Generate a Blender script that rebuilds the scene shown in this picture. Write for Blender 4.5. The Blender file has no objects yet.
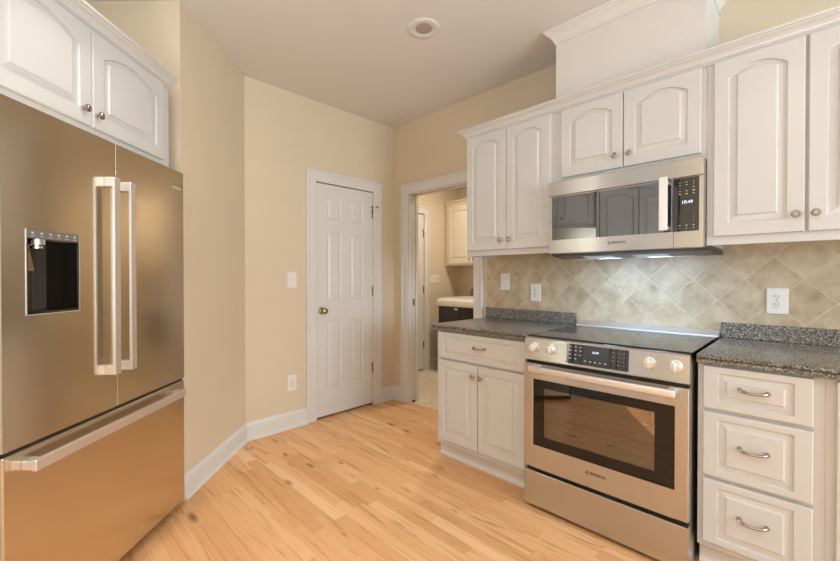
import bpy, bmesh, math, random
from mathutils import Vector, Matrix
PI = math.pi
S2 = math.sqrt(0.5)
random.seed(7)
scene = bpy.context.scene
COL = scene.collection

# ------------------------------------------------------------------ camera
cd = bpy.data.cameras.new('camera'); cam = bpy.data.objects.new('camera', cd); COL.objects.link(cam)
cam.location = (0, 0, 1.233)
cam.rotation_euler = (math.radians(90 - 0.466), 0, math.radians(44.82))
cd.sensor_width = 36.0; cd.lens = 36.0 * 398.2 / 840.0; cd.clip_start = 0.02
scene.camera = cam

# ------------------------------------------------------------------ world, exposure, large lights
wd = bpy.data.worlds.new('world'); scene.world = wd; wd.use_nodes = True
wd.node_tree.nodes['Background'].inputs[0].default_value = (0.80, 0.88, 1.0, 1)
wd.node_tree.nodes['Background'].inputs[1].default_value = 1.0
vs = scene.view_settings
vs.view_transform = 'Standard'; vs.look = 'None'; vs.gamma = 1.0; vs.use_curve_mapping = False
vs.exposure = 0.26

def area(name, loc, target, sx, sy, watts, col):
    l = bpy.data.lights.new(name, 'AREA'); l.shape = 'RECTANGLE'; l.size = sx; l.size_y = sy
    l.energy = watts; l.color = col
    o = bpy.data.objects.new(name, l); COL.objects.link(o); o.location = loc
    o.rotation_euler = (Vector(target) - Vector(loc)).to_track_quat('-Z', 'Y').to_euler()
    return o
def disk(name, loc, r, watts, col, spread=150):
    l = bpy.data.lights.new(name, 'AREA'); l.shape = 'DISK'; l.size = r * 2
    l.energy = watts; l.color = col; l.spread = math.radians(spread)
    o = bpy.data.objects.new(name, l); COL.objects.link(o); o.location = loc
    return o
FILL_TINT = (0.75, 0.905, 1.0); WARM = (1.0, 0.965, 0.90)  # cool tint of the added fill lamps, warm tint of the ceiling cans
area('added_fill_back', (1.85, -2.55, 1.50), (1.2, 2.0, 1.2), 1.7, 1.3, 5, FILL_TINT)  # added fill lamp behind the camera, set in the made-up back window
area('added_fill_side', (2.95, 1.30, 1.50), (-2.2, 1.0, 1.2), 1.9, 1.3, 96, FILL_TINT)  # added fill lamp, placed at the made-up side window to reach the angled wall
area('added_bounce_fill', (-0.10, -1.00, 0.95), (-0.10, -1.00, 3.0), 0.8, 0.8, 34, (0.75, 0.905, 1.0))  # added lamp aimed upward so the ceiling spreads soft fill
CANS = [(-1.82, 0.09), (-0.20, 0.09), (1.42, 0.09), (-0.20, -1.45), (1.42, -1.45)]
for (x, y) in CANS:
    disk('can_light', (x, y, 2.700), 0.075, 4.5, WARM, 100)
disk('laundry_light', (-2.65, 3.55, 2.70), 0.15, 19, (1.0, 0.88, 0.72), 170)

# ------------------------------------------------------------------ materials
def mat(name):
    m = bpy.data.materials.new(name); m.use_nodes = True
    nt = m.node_tree; b = nt.nodes['Principled BSDF']
    return m, nt, b
def N(nt, t, **kw):
    n = nt.nodes.new(t)
    for k, v in kw.items(): setattr(n, k, v)
    return n
def paint(name, col, rough=0.5, var=0.03, scale=6.0, bump=0.0, spec=0.5, coat=0.0):
    m, nt, b = mat(name); L = nt.links
    tc = N(nt, 'ShaderNodeTexCoord'); ns = N(nt, 'ShaderNodeTexNoise')
    ns.inputs['Scale'].default_value = scale; ns.inputs['Detail'].default_value = 3
    L.new(tc.outputs['Object'], ns.inputs['Vector'])
    r = N(nt, 'ShaderNodeValToRGB')
    lo = [max(0, c * (1 - var)) for c in col]; hi = [min(1, c * (1 + var)) for c in col]
    r.color_ramp.elements[0].position = 0.3; r.color_ramp.elements[1].position = 0.7
    r.color_ramp.elements[0].color = (*lo, 1); r.color_ramp.elements[1].color = (*hi, 1)
    L.new(ns.outputs['Fac'], r.inputs[0]); L.new(r.outputs[0], b.inputs['Base Color'])
    b.inputs['Roughness'].default_value = rough; b.inputs['Specular IOR Level'].default_value = spec
    b.inputs['Coat Weight'].default_value = coat
    if bump:
        n2 = N(nt, 'ShaderNodeTexNoise'); n2.inputs['Scale'].default_value = 220
        L.new(tc.outputs['Object'], n2.inputs['Vector'])
        bp = N(nt, 'ShaderNodeBump'); bp.inputs['Strength'].default_value = bump; bp.inputs['Distance'].default_value = 0.002
        L.new(n2.outputs['Fac'], bp.inputs['Height']); L.new(bp.outputs[0], b.inputs['Normal'])
    return m
ANISO_ROT = 0.25
def metal(name, col, rough=0.28, brush=None, amount=0.06, aniso=0.0):
    m, nt, b = mat(name); L = nt.links
    b.inputs['Metallic'].default_value = 1.0; b.inputs['Base Color'].default_value = (*col, 1)
    b.inputs['Roughness'].default_value = rough
    if brush:
        tc = N(nt, 'ShaderNodeTexCoord'); mp = N(nt, 'ShaderNodeMapping'); mp.inputs['Scale'].default_value = brush
        ns = N(nt, 'ShaderNodeTexNoise'); ns.inputs['Scale'].default_value = 1.0; ns.inputs['Detail'].default_value = 4
        L.new(tc.outputs['Object'], mp.inputs['Vector']); L.new(mp.outputs[0], ns.inputs['Vector'])
        mr = N(nt, 'ShaderNodeMapRange'); mr.inputs['To Min'].default_value = rough - amount; mr.inputs['To Max'].default_value = rough + amount
        L.new(ns.outputs['Fac'], mr.inputs['Value']); L.new(mr.outputs[0], b.inputs['Roughness'])
        bp = N(nt, 'ShaderNodeBump'); bp.inputs['Strength'].default_value = 0.03; bp.inputs['Distance'].default_value = 0.001
        L.new(ns.outputs['Fac'], bp.inputs['Height']); L.new(bp.outputs[0], b.inputs['Normal'])
    if aniso:
        b.inputs['Anisotropic'].default_value = aniso; b.inputs['Anisotropic Rotation'].default_value = ANISO_ROT
        tg = N(nt, 'ShaderNodeTangent', direction_type='UV_MAP'); L.new(tg.outputs[0], b.inputs['Tangent'])
    return m
def emit(name, col, s):
    m, nt, b = mat(name)
    b.inputs['Base Color'].default_value = (*[c * 0.3 for c in col], 1)
    b.inputs['Emission Color'].default_value = (*col, 1); b.inputs['Emission Strength'].default_value = s
    return m

M = {}
M['wall'] = paint('beige_wall_paint', (0.695, 0.585, 0.435), 0.7, 0.015, 2.0, 0.05, 0.3)
M['ceiling'] = paint('ceiling_paint', (0.74, 0.70, 0.66), 0.8, 0.01, 2.0, 0.05, 0.2)
M['trim'] = paint('white_trim_paint', (0.72, 0.695, 0.665), 0.35, 0.01, 3.0)
M['cab'] = paint('white_cabinet_paint', (0.64, 0.63, 0.62), 0.24, 0.012, 4.0)
M['groove'] = paint('glaze_line', (0.42, 0.36, 0.27), 0.5, 0.02)
M['cream'] = paint('cream_cabinet_paint', (0.78, 0.70, 0.57), 0.35, 0.012, 4.0)
M['steel'] = metal('brushed_steel_horizontal', (0.54, 0.515, 0.485), 0.25, (3, 3, 260), 0.03, 0.85)
M['steel_v'] = metal('brushed_steel_fridge', (0.68, 0.60, 0.485), 0.20, (3, 3, 200), 0.03, 0.65)
M['handle'] = metal('satin_steel_handle', (0.84, 0.83, 0.83), 0.46)
M['nickel'] = metal('satin_nickel', (0.42, 0.37, 0.31), 0.26)
M['brass'] = metal('aged_bronze_nickel', (0.42, 0.34, 0.23), 0.22)
M['chrome'] = metal('polished_chrome', (0.75, 0.75, 0.76), 0.12)
M['dark'] = paint('shade_and_dark_parts', (0.012, 0.011, 0.010), 0.5, 0.02)  # near-black for painted shade in gaps and behind doors, also small dark parts
M['black'] = paint('black_plastic', (0.015, 0.014, 0.014), 0.3, 0.02)
M['grey'] = paint('grey_appliance_side', (0.16, 0.15, 0.14), 0.45, 0.02)
M['plastic'] = paint('white_plastic', (0.80, 0.77, 0.72), 0.3, 0.01)
M['slot'] = paint('socket_slot', (0.10, 0.08, 0.06), 0.5, 0.02)
M['mark'] = paint('printed_marks', (0.62, 0.60, 0.58), 0.5, 0.02)
M['logo'] = paint('dark_logo_print', (0.07, 0.065, 0.06), 0.4, 0.02)
M['clock'] = emit('clock_digits', (0.62, 0.75, 1.0), 1.5)
M['mwlens'] = emit('hood_lamp_lens', (0.80, 0.90, 1.0), 0.25)
M['lamp'] = paint('lamp_glass', (0.40, 0.35, 0.29), 0.35, 0.05)
M['lampon'] = emit('can_lamp_on', (1.0, 0.96, 0.89), 60.0)
M['white_enamel'] = paint('washer_white', (0.72, 0.68, 0.62), 0.25, 0.01)

def black_glass(name, ior, rough=0.02, base=(0.006, 0.0055, 0.005)):
    m, nt, b = mat(name)
    b.inputs['Base Color'].default_value = (*base, 1); b.inputs['IOR'].default_value = ior
    b.inputs['Roughness'].default_value = rough
    return m
M['glass_black'] = black_glass('black_glass', 1.75)
M['cooktop'] = black_glass('cooktop_glass', 1.60, 0.04, (0.02, 0.02, 0.021))
M['mwglass'] = black_glass('mirror_dark_glass', 2.4, 0.015, (0.02, 0.018, 0.015))
def see_glass():
    m, nt, b = mat('oven_window_glass'); L = nt.links
    out = nt.nodes['Material Output']; tr = N(nt, 'ShaderNodeBsdfTransparent'); tr.inputs[0].default_value = (0.88, 0.82, 0.74, 1)
    gl = N(nt, 'ShaderNodeBsdfGlossy'); gl.inputs['Roughness'].default_value = 0.02; gl.inputs['Color'].default_value = (1, 0.93, 0.85, 1)
    fr = N(nt, 'ShaderNodeFresnel'); fr.inputs['IOR'].default_value = 2.5
    mx = N(nt, 'ShaderNodeMixShader')
    L.new(fr.outputs[0], mx.inputs[0]); L.new(tr.outputs[0], mx.inputs[1]); L.new(gl.outputs[0], mx.inputs[2]); L.new(mx.outputs[0], out.inputs[0])
    return m
M['see'] = see_glass()
M['border'] = black_glass('window_border_glass', 1.5, 0.03)
def pane_glass():
    m, nt, b = mat('window_pane'); L = nt.links
    out = nt.nodes['Material Output']; tr = N(nt, 'ShaderNodeBsdfTransparent')
    gl = N(nt, 'ShaderNodeBsdfGlossy'); gl.inputs['Roughness'].default_value = 0.01
    mx = N(nt, 'ShaderNodeMixShader'); mx.inputs[0].default_value = 0.06
    L.new(tr.outputs[0], mx.inputs[1]); L.new(gl.outputs[0], mx.inputs[2]); L.new(mx.outputs[0], out.inputs[0])
    return m
M['pane'] = pane_glass()

def math_node(nt, op, a, b=None):
    n = N(nt, 'ShaderNodeMath', operation=op)
    for i, v in enumerate((a, b)):
        if v is None: continue
        if isinstance(v, (int, float)): n.inputs[i].default_value = v
        else: nt.links.new(v, n.inputs[i])
    return n.outputs[0]
def ramp(nt, fac, stops):
    r = N(nt, 'ShaderNodeValToRGB'); e = r.color_ramp.elements
    while len(e) < len(stops): e.new(0.5)
    for i, (p, c) in enumerate(stops): e[i].position = p; e[i].color = (*c, 1)
    nt.links.new(fac, r.inputs[0]); return r.outputs[0]
def mixc(nt, fac, a, b, mode='MIX'):
    n = N(nt, 'ShaderNodeMix', data_type='RGBA', blend_type=mode)
    for sock, v in ((n.inputs[0], fac), (n.inputs[6], a), (n.inputs[7], b)):
        if isinstance(v, (int, float)): sock.default_value = v
        elif isinstance(v, tuple): sock.default_value = (*v, 1)
        else: nt.links.new(v, sock)
    return n.outputs[2]

def wood_floor():
    m, nt, b = mat('oak_plank_floor'); L = nt.links
    W, LEN = 0.066, 0.85
    tc = N(nt, 'ShaderNodeTexCoord'); sp = N(nt, 'ShaderNodeSeparateXYZ'); L.new(tc.outputs['Object'], sp.inputs[0])
    v = math_node(nt, 'DIVIDE', sp.outputs['Y'], W); row = math_node(nt, 'FLOOR', v); fv = math_node(nt, 'FRACT', v)
    wn = N(nt, 'ShaderNodeTexWhiteNoise', noise_dimensions='1D'); L.new(row, wn.inputs['W'])
    u = math_node(nt, 'ADD', math_node(nt, 'DIVIDE', sp.outputs['X'], LEN), math_node(nt, 'MULTIPLY', wn.outputs['Value'], 7.3))
    col = math_node(nt, 'FLOOR', u); fu = math_node(nt, 'FRACT', u)
    cv = N(nt, 'ShaderNodeCombineXYZ'); L.new(col, cv.inputs[0]); L.new(row, cv.inputs[1])
    w2 = N(nt, 'ShaderNodeTexWhiteNoise', noise_dimensions='2D'); L.new(cv.outputs[0], w2.inputs['Vector'])
    tone = ramp(nt, w2.outputs['Value'], [(0.0, (0.66, 0.345, 0.155)), (0.25, (0.72, 0.395, 0.185)), (0.6, (0.76, 0.435, 0.212)), (0.88, (0.79, 0.475, 0.245)), (1.0, (0.83, 0.545, 0.31))])
    # grain, stretched along the board and shifted per board
    gx = math_node(nt, 'ADD', math_node(nt, 'MULTIPLY', sp.outputs['X'], 2.2), math_node(nt, 'MULTIPLY', w2.outputs['Value'], 37.0))
    gy = math_node(nt, 'ADD', math_node(nt, 'MULTIPLY', sp.outputs['Y'], 34.0), math_node(nt, 'MULTIPLY', row, 3.17))
    gv = N(nt, 'ShaderNodeCombineXYZ'); L.new(gx, gv.inputs[0]); L.new(gy, gv.inputs[1])
    ns = N(nt, 'ShaderNodeTexNoise'); ns.inputs['Scale'].default_value = 1.0; ns.inputs['Detail'].default_value = 6; ns.inputs['Distortion'].default_value = 1.1
    L.new(gv.outputs[0], ns.inputs['Vector'])
    gr = ramp(nt, ns.outputs['Fac'], [(0.30, (0.74, 0.64, 0.52)), (0.48, (1, 1, 1)), (0.62, (1.0, 0.98, 0.95)), (0.78, (0.90, 0.84, 0.76))])
    c = mixc(nt, 0.9, tone, gr, 'MULTIPLY')
    # dark mineral streaks
    sx = math_node(nt, 'ADD', math_node(nt, 'MULTIPLY', sp.outputs['X'], 0.8), math_node(nt, 'MULTIPLY', w2.outputs['Value'], 91.0))
    sy = math_node(nt, 'ADD', math_node(nt, 'MULTIPLY', sp.outputs['Y'], 10.0), math_node(nt, 'MULTIPLY', row, 5.7))
    sv = N(nt, 'ShaderNodeCombineXYZ'); L.new(sx, sv.inputs[0]); L.new(sy, sv.inputs[1])
    n3 = N(nt, 'ShaderNodeTexNoise'); n3.inputs['Scale'].default_value = 1.0; n3.inputs['Detail'].default_value = 2; n3.inputs['Distortion'].default_value = 0.9
    L.new(sv.outputs[0], n3.inputs['Vector'])
    edge = math_node(nt, 'ABSOLUTE', math_node(nt, 'SUBTRACT', n3.outputs['Fac'], 0.56))
    lm = N(nt, 'ShaderNodeMapRange'); lm.inputs['From Max'].default_value = 0.014; lm.inputs['To Min'].default_value = 1.0; lm.inputs['To Max'].default_value = 0.0; L.new(edge, lm.inputs['Value']); line = lm.outputs[0]
    pick = math_node(nt, 'GREATER_THAN', w2.outputs['Value'], 0.62)
    streak = math_node(nt, 'MULTIPLY', math_node(nt, 'MULTIPLY', line, pick), 0.62)
    c = mixc(nt, streak, c, (0.22, 0.11, 0.045))
    # knots
    kx = math_node(nt, 'MULTIPLY', sp.outputs['X'], 3.2); ky = math_node(nt, 'MULTIPLY', sp.outputs['Y'], 9.5)
    kv = N(nt, 'ShaderNodeCombineXYZ'); L.new(kx, kv.inputs[0]); L.new(ky, kv.inputs[1])
    vo = N(nt, 'ShaderNodeTexVoronoi'); vo.inputs['Scale'].default_value = 1.0; L.new(kv.outputs[0], vo.inputs['Vector'])
    spc = N(nt, 'ShaderNodeSeparateColor'); L.new(vo.outputs['Color'], spc.inputs[0])
    has = math_node(nt, 'GREATER_THAN', spc.outputs[0], 0.38)
    n4 = N(nt, 'ShaderNodeTexNoise'); n4.inputs['Scale'].default_value = 60; L.new(tc.outputs['Object'], n4.inputs['Vector'])
    dist = math_node(nt, 'ADD', vo.outputs['Distance'], math_node(nt, 'MULTIPLY', math_node(nt, 'SUBTRACT', n4.outputs['Fac'], 0.5), 0.12))
    size = math_node(nt, 'ADD', math_node(nt, 'MULTIPLY', spc.outputs[1], 0.19), 0.07)
    kn = N(nt, 'ShaderNodeMapRange'); L.new(dist, kn.inputs['Value']); L.new(size, kn.inputs['From Max'])
    kn.inputs['From Min'].default_value = 0.0; kn.inputs['To Min'].default_value = 1.15; kn.inputs['To Max'].default_value = 0.0
    c = mixc(nt, math_node(nt, 'MULTIPLY', kn.outputs[0], has), c, (0.17, 0.070, 0.022))
    # board joints
    g1 = math_node(nt, 'LESS_THAN', math_node(nt, 'MINIMUM', fv, math_node(nt, 'SUBTRACT', 1.0, fv)), 0.013)
    g2 = math_node(nt, 'LESS_THAN', math_node(nt, 'MINIMUM', fu, math_node(nt, 'SUBTRACT', 1.0, fu)), 0.0013)
    gap = math_node(nt, 'MULTIPLY', math_node(nt, 'MAXIMUM', g1, g2), 0.40)
    c = mixc(nt, gap, c, (0.33, 0.17, 0.07))
    L.new(c, b.inputs['Base Color']); b.inputs['Roughness'].default_value = 0.38
    b.inputs['Specular IOR Level'].default_value = 0.35
    return m
M['floor'] = wood_floor()

def tile(name, size, phase, rot, c1, c2, c3, grout, axis, gw=0.0022, bump=0.25):
    m, nt, b = mat(name); L = nt.links
    tc = N(nt, 'ShaderNodeTexCoord'); sp = N(nt, 'ShaderNodeSeparateXYZ'); L.new(tc.outputs['Object'], sp.inputs[0])
    a = math_node(nt, 'SUBTRACT', sp.outputs['X'], phase[0]); q = math_node(nt, 'SUBTRACT', sp.outputs['Z' if axis == 'xz' else 'Y'], phase[1])
    cr, sr = math.cos(rot), math.sin(rot)
    u = math_node(nt, 'DIVIDE', math_node(nt, 'ADD', math_node(nt, 'MULTIPLY', a, cr), math_node(nt, 'MULTIPLY', q, sr)), size)
    v = math_node(nt, 'DIVIDE', math_node(nt, 'SUBTRACT', math_node(nt, 'MULTIPLY', q, cr), math_node(nt, 'MULTIPLY', a, sr)), size)
    iu = math_node(nt, 'FLOOR', u); iv = math_node(nt, 'FLOOR', v); fu = math_node(nt, 'FRACT', u); fv = math_node(nt, 'FRACT', v)
    cv = N(nt, 'ShaderNodeCombineXYZ'); L.new(iu, cv.inputs[0]); L.new(iv, cv.inputs[1])
    wn = N(nt, 'ShaderNodeTexWhiteNoise', noise_dimensions='2D'); L.new(cv.outputs[0], wn.inputs['Vector'])
    off = N(nt, 'ShaderNodeVectorMath', operation='MULTIPLY_ADD')
    L.new(wn.outputs['Color'], off.inputs[0]); off.inputs[1].default_value = (9, 9, 9); L.new(tc.outputs['Object'], off.inputs[2])
    ns = N(nt, 'ShaderNodeTexNoise'); ns.inputs['Scale'].default_value = 11; ns.inputs['Detail'].default_value = 7; ns.inputs['Roughness'].default_value = 0.62
    L.new(off.outputs[0], ns.inputs['Vector'])
    base = ramp(nt, ns.outputs['Fac'], [(0.28, c1), (0.5, c2), (0.72, c3)])
    tint = ramp(nt, wn.outputs['Value'], [(0, (0.86, 0.84, 0.80)), (1, (1.06, 1.05, 1.03))])
    c = mixc(nt, 1.0, base, tint, 'MULTIPLY')
    d = math_node(nt, 'MINIMUM', math_node(nt, 'MINIMUM', fu, math_node(nt, 'SUBTRACT', 1.0, fu)), math_node(nt, 'MINIMUM', fv, math_node(nt, 'SUBTRACT', 1.0, fv)))
    g = math_node(nt, 'LESS_THAN', d, gw / size)
    c = mixc(nt, g, c, grout)
    L.new(c, b.inputs['Base Color']); b.inputs['Roughness'].default_value = 0.42
    mr = N(nt, 'ShaderNodeMapRange'); mr.inputs['From Max'].default_value = 2.2 * gw / size; L.new(d, mr.inputs['Value'])
    bp = N(nt, 'ShaderNodeBump'); bp.inputs['Strength'].default_value = bump; bp.inputs['Distance'].default_value = 0.003
    L.new(math_node(nt, 'ADD', mr.outputs[0], math_node(nt, 'MULTIPLY', ns.outputs['Fac'], 0.4)), bp.inputs['Height']); L.new(bp.outputs[0], b.inputs['Normal'])
    return m
M['tile'] = tile('travertine_tile', 0.1591, (-0.262, 1.223), PI / 4, (0.41, 0.305, 0.19), (0.55, 0.44, 0.305), (0.67, 0.565, 0.425), (0.66, 0.565, 0.43), 'xz', 0.0014)
M['ltile'] = tile('laundry_floor_tile', 0.33, (-2.6, 2.9), 0.0, (0.62, 0.51, 0.37), (0.70, 0.60, 0.45), (0.78, 0.68, 0.53), (0.62, 0.53, 0.41), 'xy', 0.003)

def speckle():
    m, nt, b = mat('speckled_grey_counter'); L = nt.links
    tc = N(nt, 'ShaderNodeTexCoord')
    vo = N(nt, 'ShaderNodeTexVoronoi'); vo.inputs['Scale'].default_value = 310; L.new(tc.outputs['Object'], vo.inputs['Vector'])
    sc = N(nt, 'ShaderNodeSeparateColor'); L.new(vo.outputs['Color'], sc.inputs[0])
    c = ramp(nt, sc.outputs[0], [(0.0, (0.035, 0.030, 0.026)), (0.30, (0.085, 0.075, 0.068)), (0.58, (0.16, 0.145, 0.132)), (0.80, (0.25, 0.226, 0.20)), (0.93, (0.42, 0.38, 0.32)), (1.0, (0.55, 0.50, 0.43))])
    L.new(c, b.inputs['Base Color']); b.inputs['Roughness'].default_value = 0.22
    b.inputs['Specular IOR Level'].default_value = 0.55
    return m
M['counter'] = speckle()

# ------------------------------------------------------------------ object helpers
def obj(name, bm, m, parent=None, smooth=None):
    bmesh.ops.recalc_face_normals(bm, faces=bm.faces)
    if m in ('steel', 'steel_v'):                      # brushing runs along u
        uv = bm.loops.layers.uv.new('uv')
        for f in bm.faces:
            for lp in f.loops: lp[uv].uv = (lp.vert.co.x + 0.5 * lp.vert.co.y, lp.vert.co.z + 0.5 * lp.vert.co.y)
    me = bpy.data.meshes.new(name); bm.to_mesh(me); bm.free()
    for x in (m if isinstance(m, (list, tuple)) else [m]): me.materials.append(M[x])
    if smooth:
        for p in me.polygons: p.use_smooth = True
        me.set_sharp_from_angle(angle=math.radians(smooth))
    o = bpy.data.objects.new(name, me); COL.objects.link(o)
    if parent: o.parent = parent
    return o
def thing(name, label, cat, loc=(0, 0, 0), rotz=0.0, group=None):
    o = bpy.data.objects.new(name, None); COL.objects.link(o); o.empty_display_size = 0.1
    o.location = loc; o.rotation_euler = (0, 0, rotz); o['label'] = label; o['category'] = cat
    if group: o['group'] = group
    return o
def tag(o, label, cat, group=None):
    o['label'] = label; o['category'] = cat
    if group: o['group'] = group
    return o
def struct(name, bm, m, parent=None, label=None, cat=None, smooth=None):
    o = obj(name, bm, m, parent, smooth)
    if not parent:
        o['kind'] = 'structure'
        if label: o['label'] = label
        if cat: o['category'] = cat
    return o
def dup(root, loc, rotz=None, label=None):
    r = root.copy(); COL.objects.link(r); r.location = loc
    if rotz is not None: r.rotation_euler = (0, 0, rotz)
    if label: r['label'] = label
    for ch in list(root.children):
        c = ch.copy(); COL.objects.link(c); c.parent = r
        for g in list(ch.children):
            d = g.copy(); COL.objects.link(d); d.parent = c
    return r
B = bmesh.new
def box(bm, x0, x1, y0, y1, z0, z1, bev=0.0, seg=2, T=None, mi=0):
    vs_ = [bm.verts.new((x, y, z)) for z in (z0, z1) for y in (y0, y1) for x in (x0, x1)]
    fs = [bm.faces.new([vs_[i] for i in q]) for q in ((0, 2, 3, 1), (4, 5, 7, 6), (0, 1, 5, 4), (2, 6, 7, 3), (0, 4, 6, 2), (1, 3, 7, 5))]
    for f in fs: f.material_index = mi
    vv = vs_
    if bev > 0:
        es = list({e for f in fs for e in f.edges})
        r = bmesh.ops.bevel(bm, geom=es, offset=bev, segments=seg, profile=0.5, affect='EDGES')
        vv = list({v for f in r['faces'] for v in f.verts} | {v for v in vs_ if v.is_valid})
        for f in r['faces']: f.material_index = mi
    if T is not None: bmesh.ops.transform(bm, matrix=T, verts=vv)
    return bm
def prism_x(bm, prof, x0, x1, m0=None, m1=None):
    """profile of (y, z) points run along x; m0/m1 give each end's x shift per point"""
    n = len(prof); a = []; b = []
    for i, (y, z) in enumerate(prof):
        a.append(bm.verts.new((x0 + (m0(y) if m0 else 0), y, z))); b.append(bm.verts.new((x1 + (m1(y) if m1 else 0), y, z)))
    for i in range(n):
        j = (i + 1) % n; bm.faces.new((a[i], a[j], b[j], b[i]))
    bm.faces.new(a); bm.faces.new(list(reversed(b))); return bm
def prism_z(bm, poly, z0, z1):
    a = [bm.verts.new((x, y, z0)) for x, y in poly]; b = [bm.verts.new((x, y, z1)) for x, y in poly]; n = len(poly)
    for i in range(n):
        j = (i + 1) % n; bm.faces.new((a[i], a[j], b[j], b[i]))
    bm.faces.new(list(reversed(a))); bm.faces.new(b); return bm
def sweep(bm, pts, prof):
    """profile (offset to the right of the path, z) swept along an xy polyline with mitred corners"""
    P = [Vector(p) for p in pts]; rings = []
    for i, p in enumerate(P):
        ds = []
        if i > 0: ds.append((P[i] - P[i - 1]).normalized())
        if i < len(P) - 1: ds.append((P[i + 1] - P[i]).normalized())
        ns = [Vector((d.y, -d.x)) for d in ds]
        mvec = sum(ns, Vector((0, 0))).normalized(); mvec = mvec / mvec.dot(ns[0])
        rings.append([bm.verts.new((p.x + mvec.x * o, p.y + mvec.y * o, z)) for o, z in prof])
    n = len(prof)
    for r0, r1 in zip(rings, rings[1:]):
        for i in range(n):
            j = (i + 1) % n; bm.faces.new((r0[i], r0[j], r1[j], r1[i]))
    bm.faces.new(list(reversed(rings[0]))); bm.faces.new(rings[-1]); return bm
def lathe(bm, prof, axis='z', at=(0, 0, 0), n=24):
    """profile of (radius, height) about an axis; axis '-y' points the height out towards the viewer"""
    rings = []
    for r, h in prof:
        ring = []
        for k in range(n):
            t = 2 * PI * k / n; c, s = r * math.cos(t), r * math.sin(t)
            p = {'z': (c, s, h), '-y': (c, -h, s), 'x': (h, c, s), '-z': (c, s, -h)}[axis]
            ring.append(bm.verts.new((p[0] + at[0], p[1] + at[1], p[2] + at[2])))
        rings.append(ring)
    for a, b in zip(rings, rings[1:]):
        for k in range(n):
            j = (k + 1) % n; bm.faces.new((a[k], a[j], b[j], b[k]))
    bm.faces.new(rings[0]); bm.faces.new(rings[-1]); return bm
def tube(bm, pts, rads, n=10, squash=1.0):
    P = [Vector(p) for p in pts]; rings = []
    if isinstance(rads, (int, float)): rads = [rads] * len(P)
    for i, p in enumerate(P):
        d = (P[min(i + 1, len(P) - 1)] - P[max(i - 1, 0)]).normalized()
        up = Vector((0, 0, 1)) if abs(d.z) < 0.9 else Vector((0, 1, 0))
        s = d.cross(up).normalized(); t = s.cross(d).normalized()
        rings.append([bm.verts.new(p + rads[i] * (math.cos(2 * PI * k / n) * s + squash * math.sin(2 * PI * k / n) * t)) for k in range(n)])
    for a, b in zip(rings, rings[1:]):
        for k in range(n):
            j = (k + 1) % n; bm.faces.new((a[k], a[j], b[j], b[k]))
    bm.faces.new(rings[0]); bm.faces.new(rings[-1]); return bm
def text_mesh(name, body, size, m, parent, loc, depth=0.0006, bold=False, width=None):
    c = bpy.data.curves.new(name, 'FONT'); c.body = body; c.size = size; c.extrude = depth / 2
    c.align_x = 'CENTER'; c.align_y = 'CENTER'
    if bold: c.offset = size * 0.03
    t = bpy.data.objects.new(name + '_tmp', c); COL.objects.link(t)
    bpy.context.view_layer.update()
    me = bpy.data.meshes.new_from_object(t.evaluated_get(bpy.context.evaluated_depsgraph_get()))
    bpy.data.objects.remove(t); bpy.data.curves.remove(c)
    me.materials.clear(); me.materials.append(M[m])
    sx = 1.0
    if width:
        xs = [v.co.x for v in me.vertices]; sx = width / (max(xs) - min(xs))
    me.transform(Matrix.Rotation(PI / 2, 4, 'X') @ Matrix.Diagonal((sx, 1, 1, 1)))
    me.name = name
    o = bpy.data.objects.new(name, me); COL.objects.link(o); o.parent = parent; o.location = loc
    return o

def loop_pts(x0, x1, z0, z1, rise, ins, n=14):
    """closed outline, bottom-left first, top running right to left along an arch"""
    a, b, c = x0 + ins, x1 - ins, z0 + ins
    pts = [(a, c), (b, c)]
    xm = 0.5 * (x0 + x1); hw = 0.5 * (x1 - x0)
    for i in range(n + 1):
        x = b + (a - b) * i / n; t = (x - xm) / hw
        zt = z1 - ins if rise == 0 else z1 - ins * 0.72 - rise * t * t
        pts.append((x, zt))
    return pts
def raised_door(bm, x0, x1, z0, z1, yf, th, fl, fb, ft, rise=0.0, deep=0.008, field=0.034, n=14):
    """cabinet door: slab with eased edge, sunk groove and raised (arched) field; front faces -y. ft = rail above the arch's crown"""
    if rise == 0: n = 1
    ox0, ox1, oz0, oz1 = x0 + fl, x1 - fl, z0 + fb, z1 - ft
    spec = [(None, yf + th, 0.0), (None, yf + 0.004, 0.0), (None, yf + 0.0012, 0.0012), (None, yf, 0.004),
            ('o', yf, 0.0), ('o', yf + deep, 0.0018), ('o', yf + deep * 1.05, 0.0065),
            ('o', yf + deep * 0.62, field - 0.004), ('o', yf + 0.0012, field - 0.001), ('o', yf + 0.0002, field + 0.001)]
    rings = []
    for kind, y, ins in spec:
        if kind is None:
            pts = [(x0 + ins, z0 + ins), (x1 - ins, z0 + ins)]
            for i in range(n + 1):
                base = ox1 + (ox0 - ox1) * i / n
                x = x1 - ins if i == 0 else (x0 + ins if i == n else base)
                pts.append((x, z1 - ins))
        else: pts = loop_pts(ox0, ox1, oz0, oz1, rise, ins, n)
        rings.append([bm.verts.new((px, y, pz)) for px, pz in pts])
    k = len(rings[0])
    for ri, (a, b) in enumerate(zip(rings, rings[1:])):
        for i in range(k):
            j = (i + 1) % k; f = bm.faces.new((a[i], a[j], b[j], b[i]))
    bm.faces.new(rings[0]); bm.faces.new(rings[-1]); return bm
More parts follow.
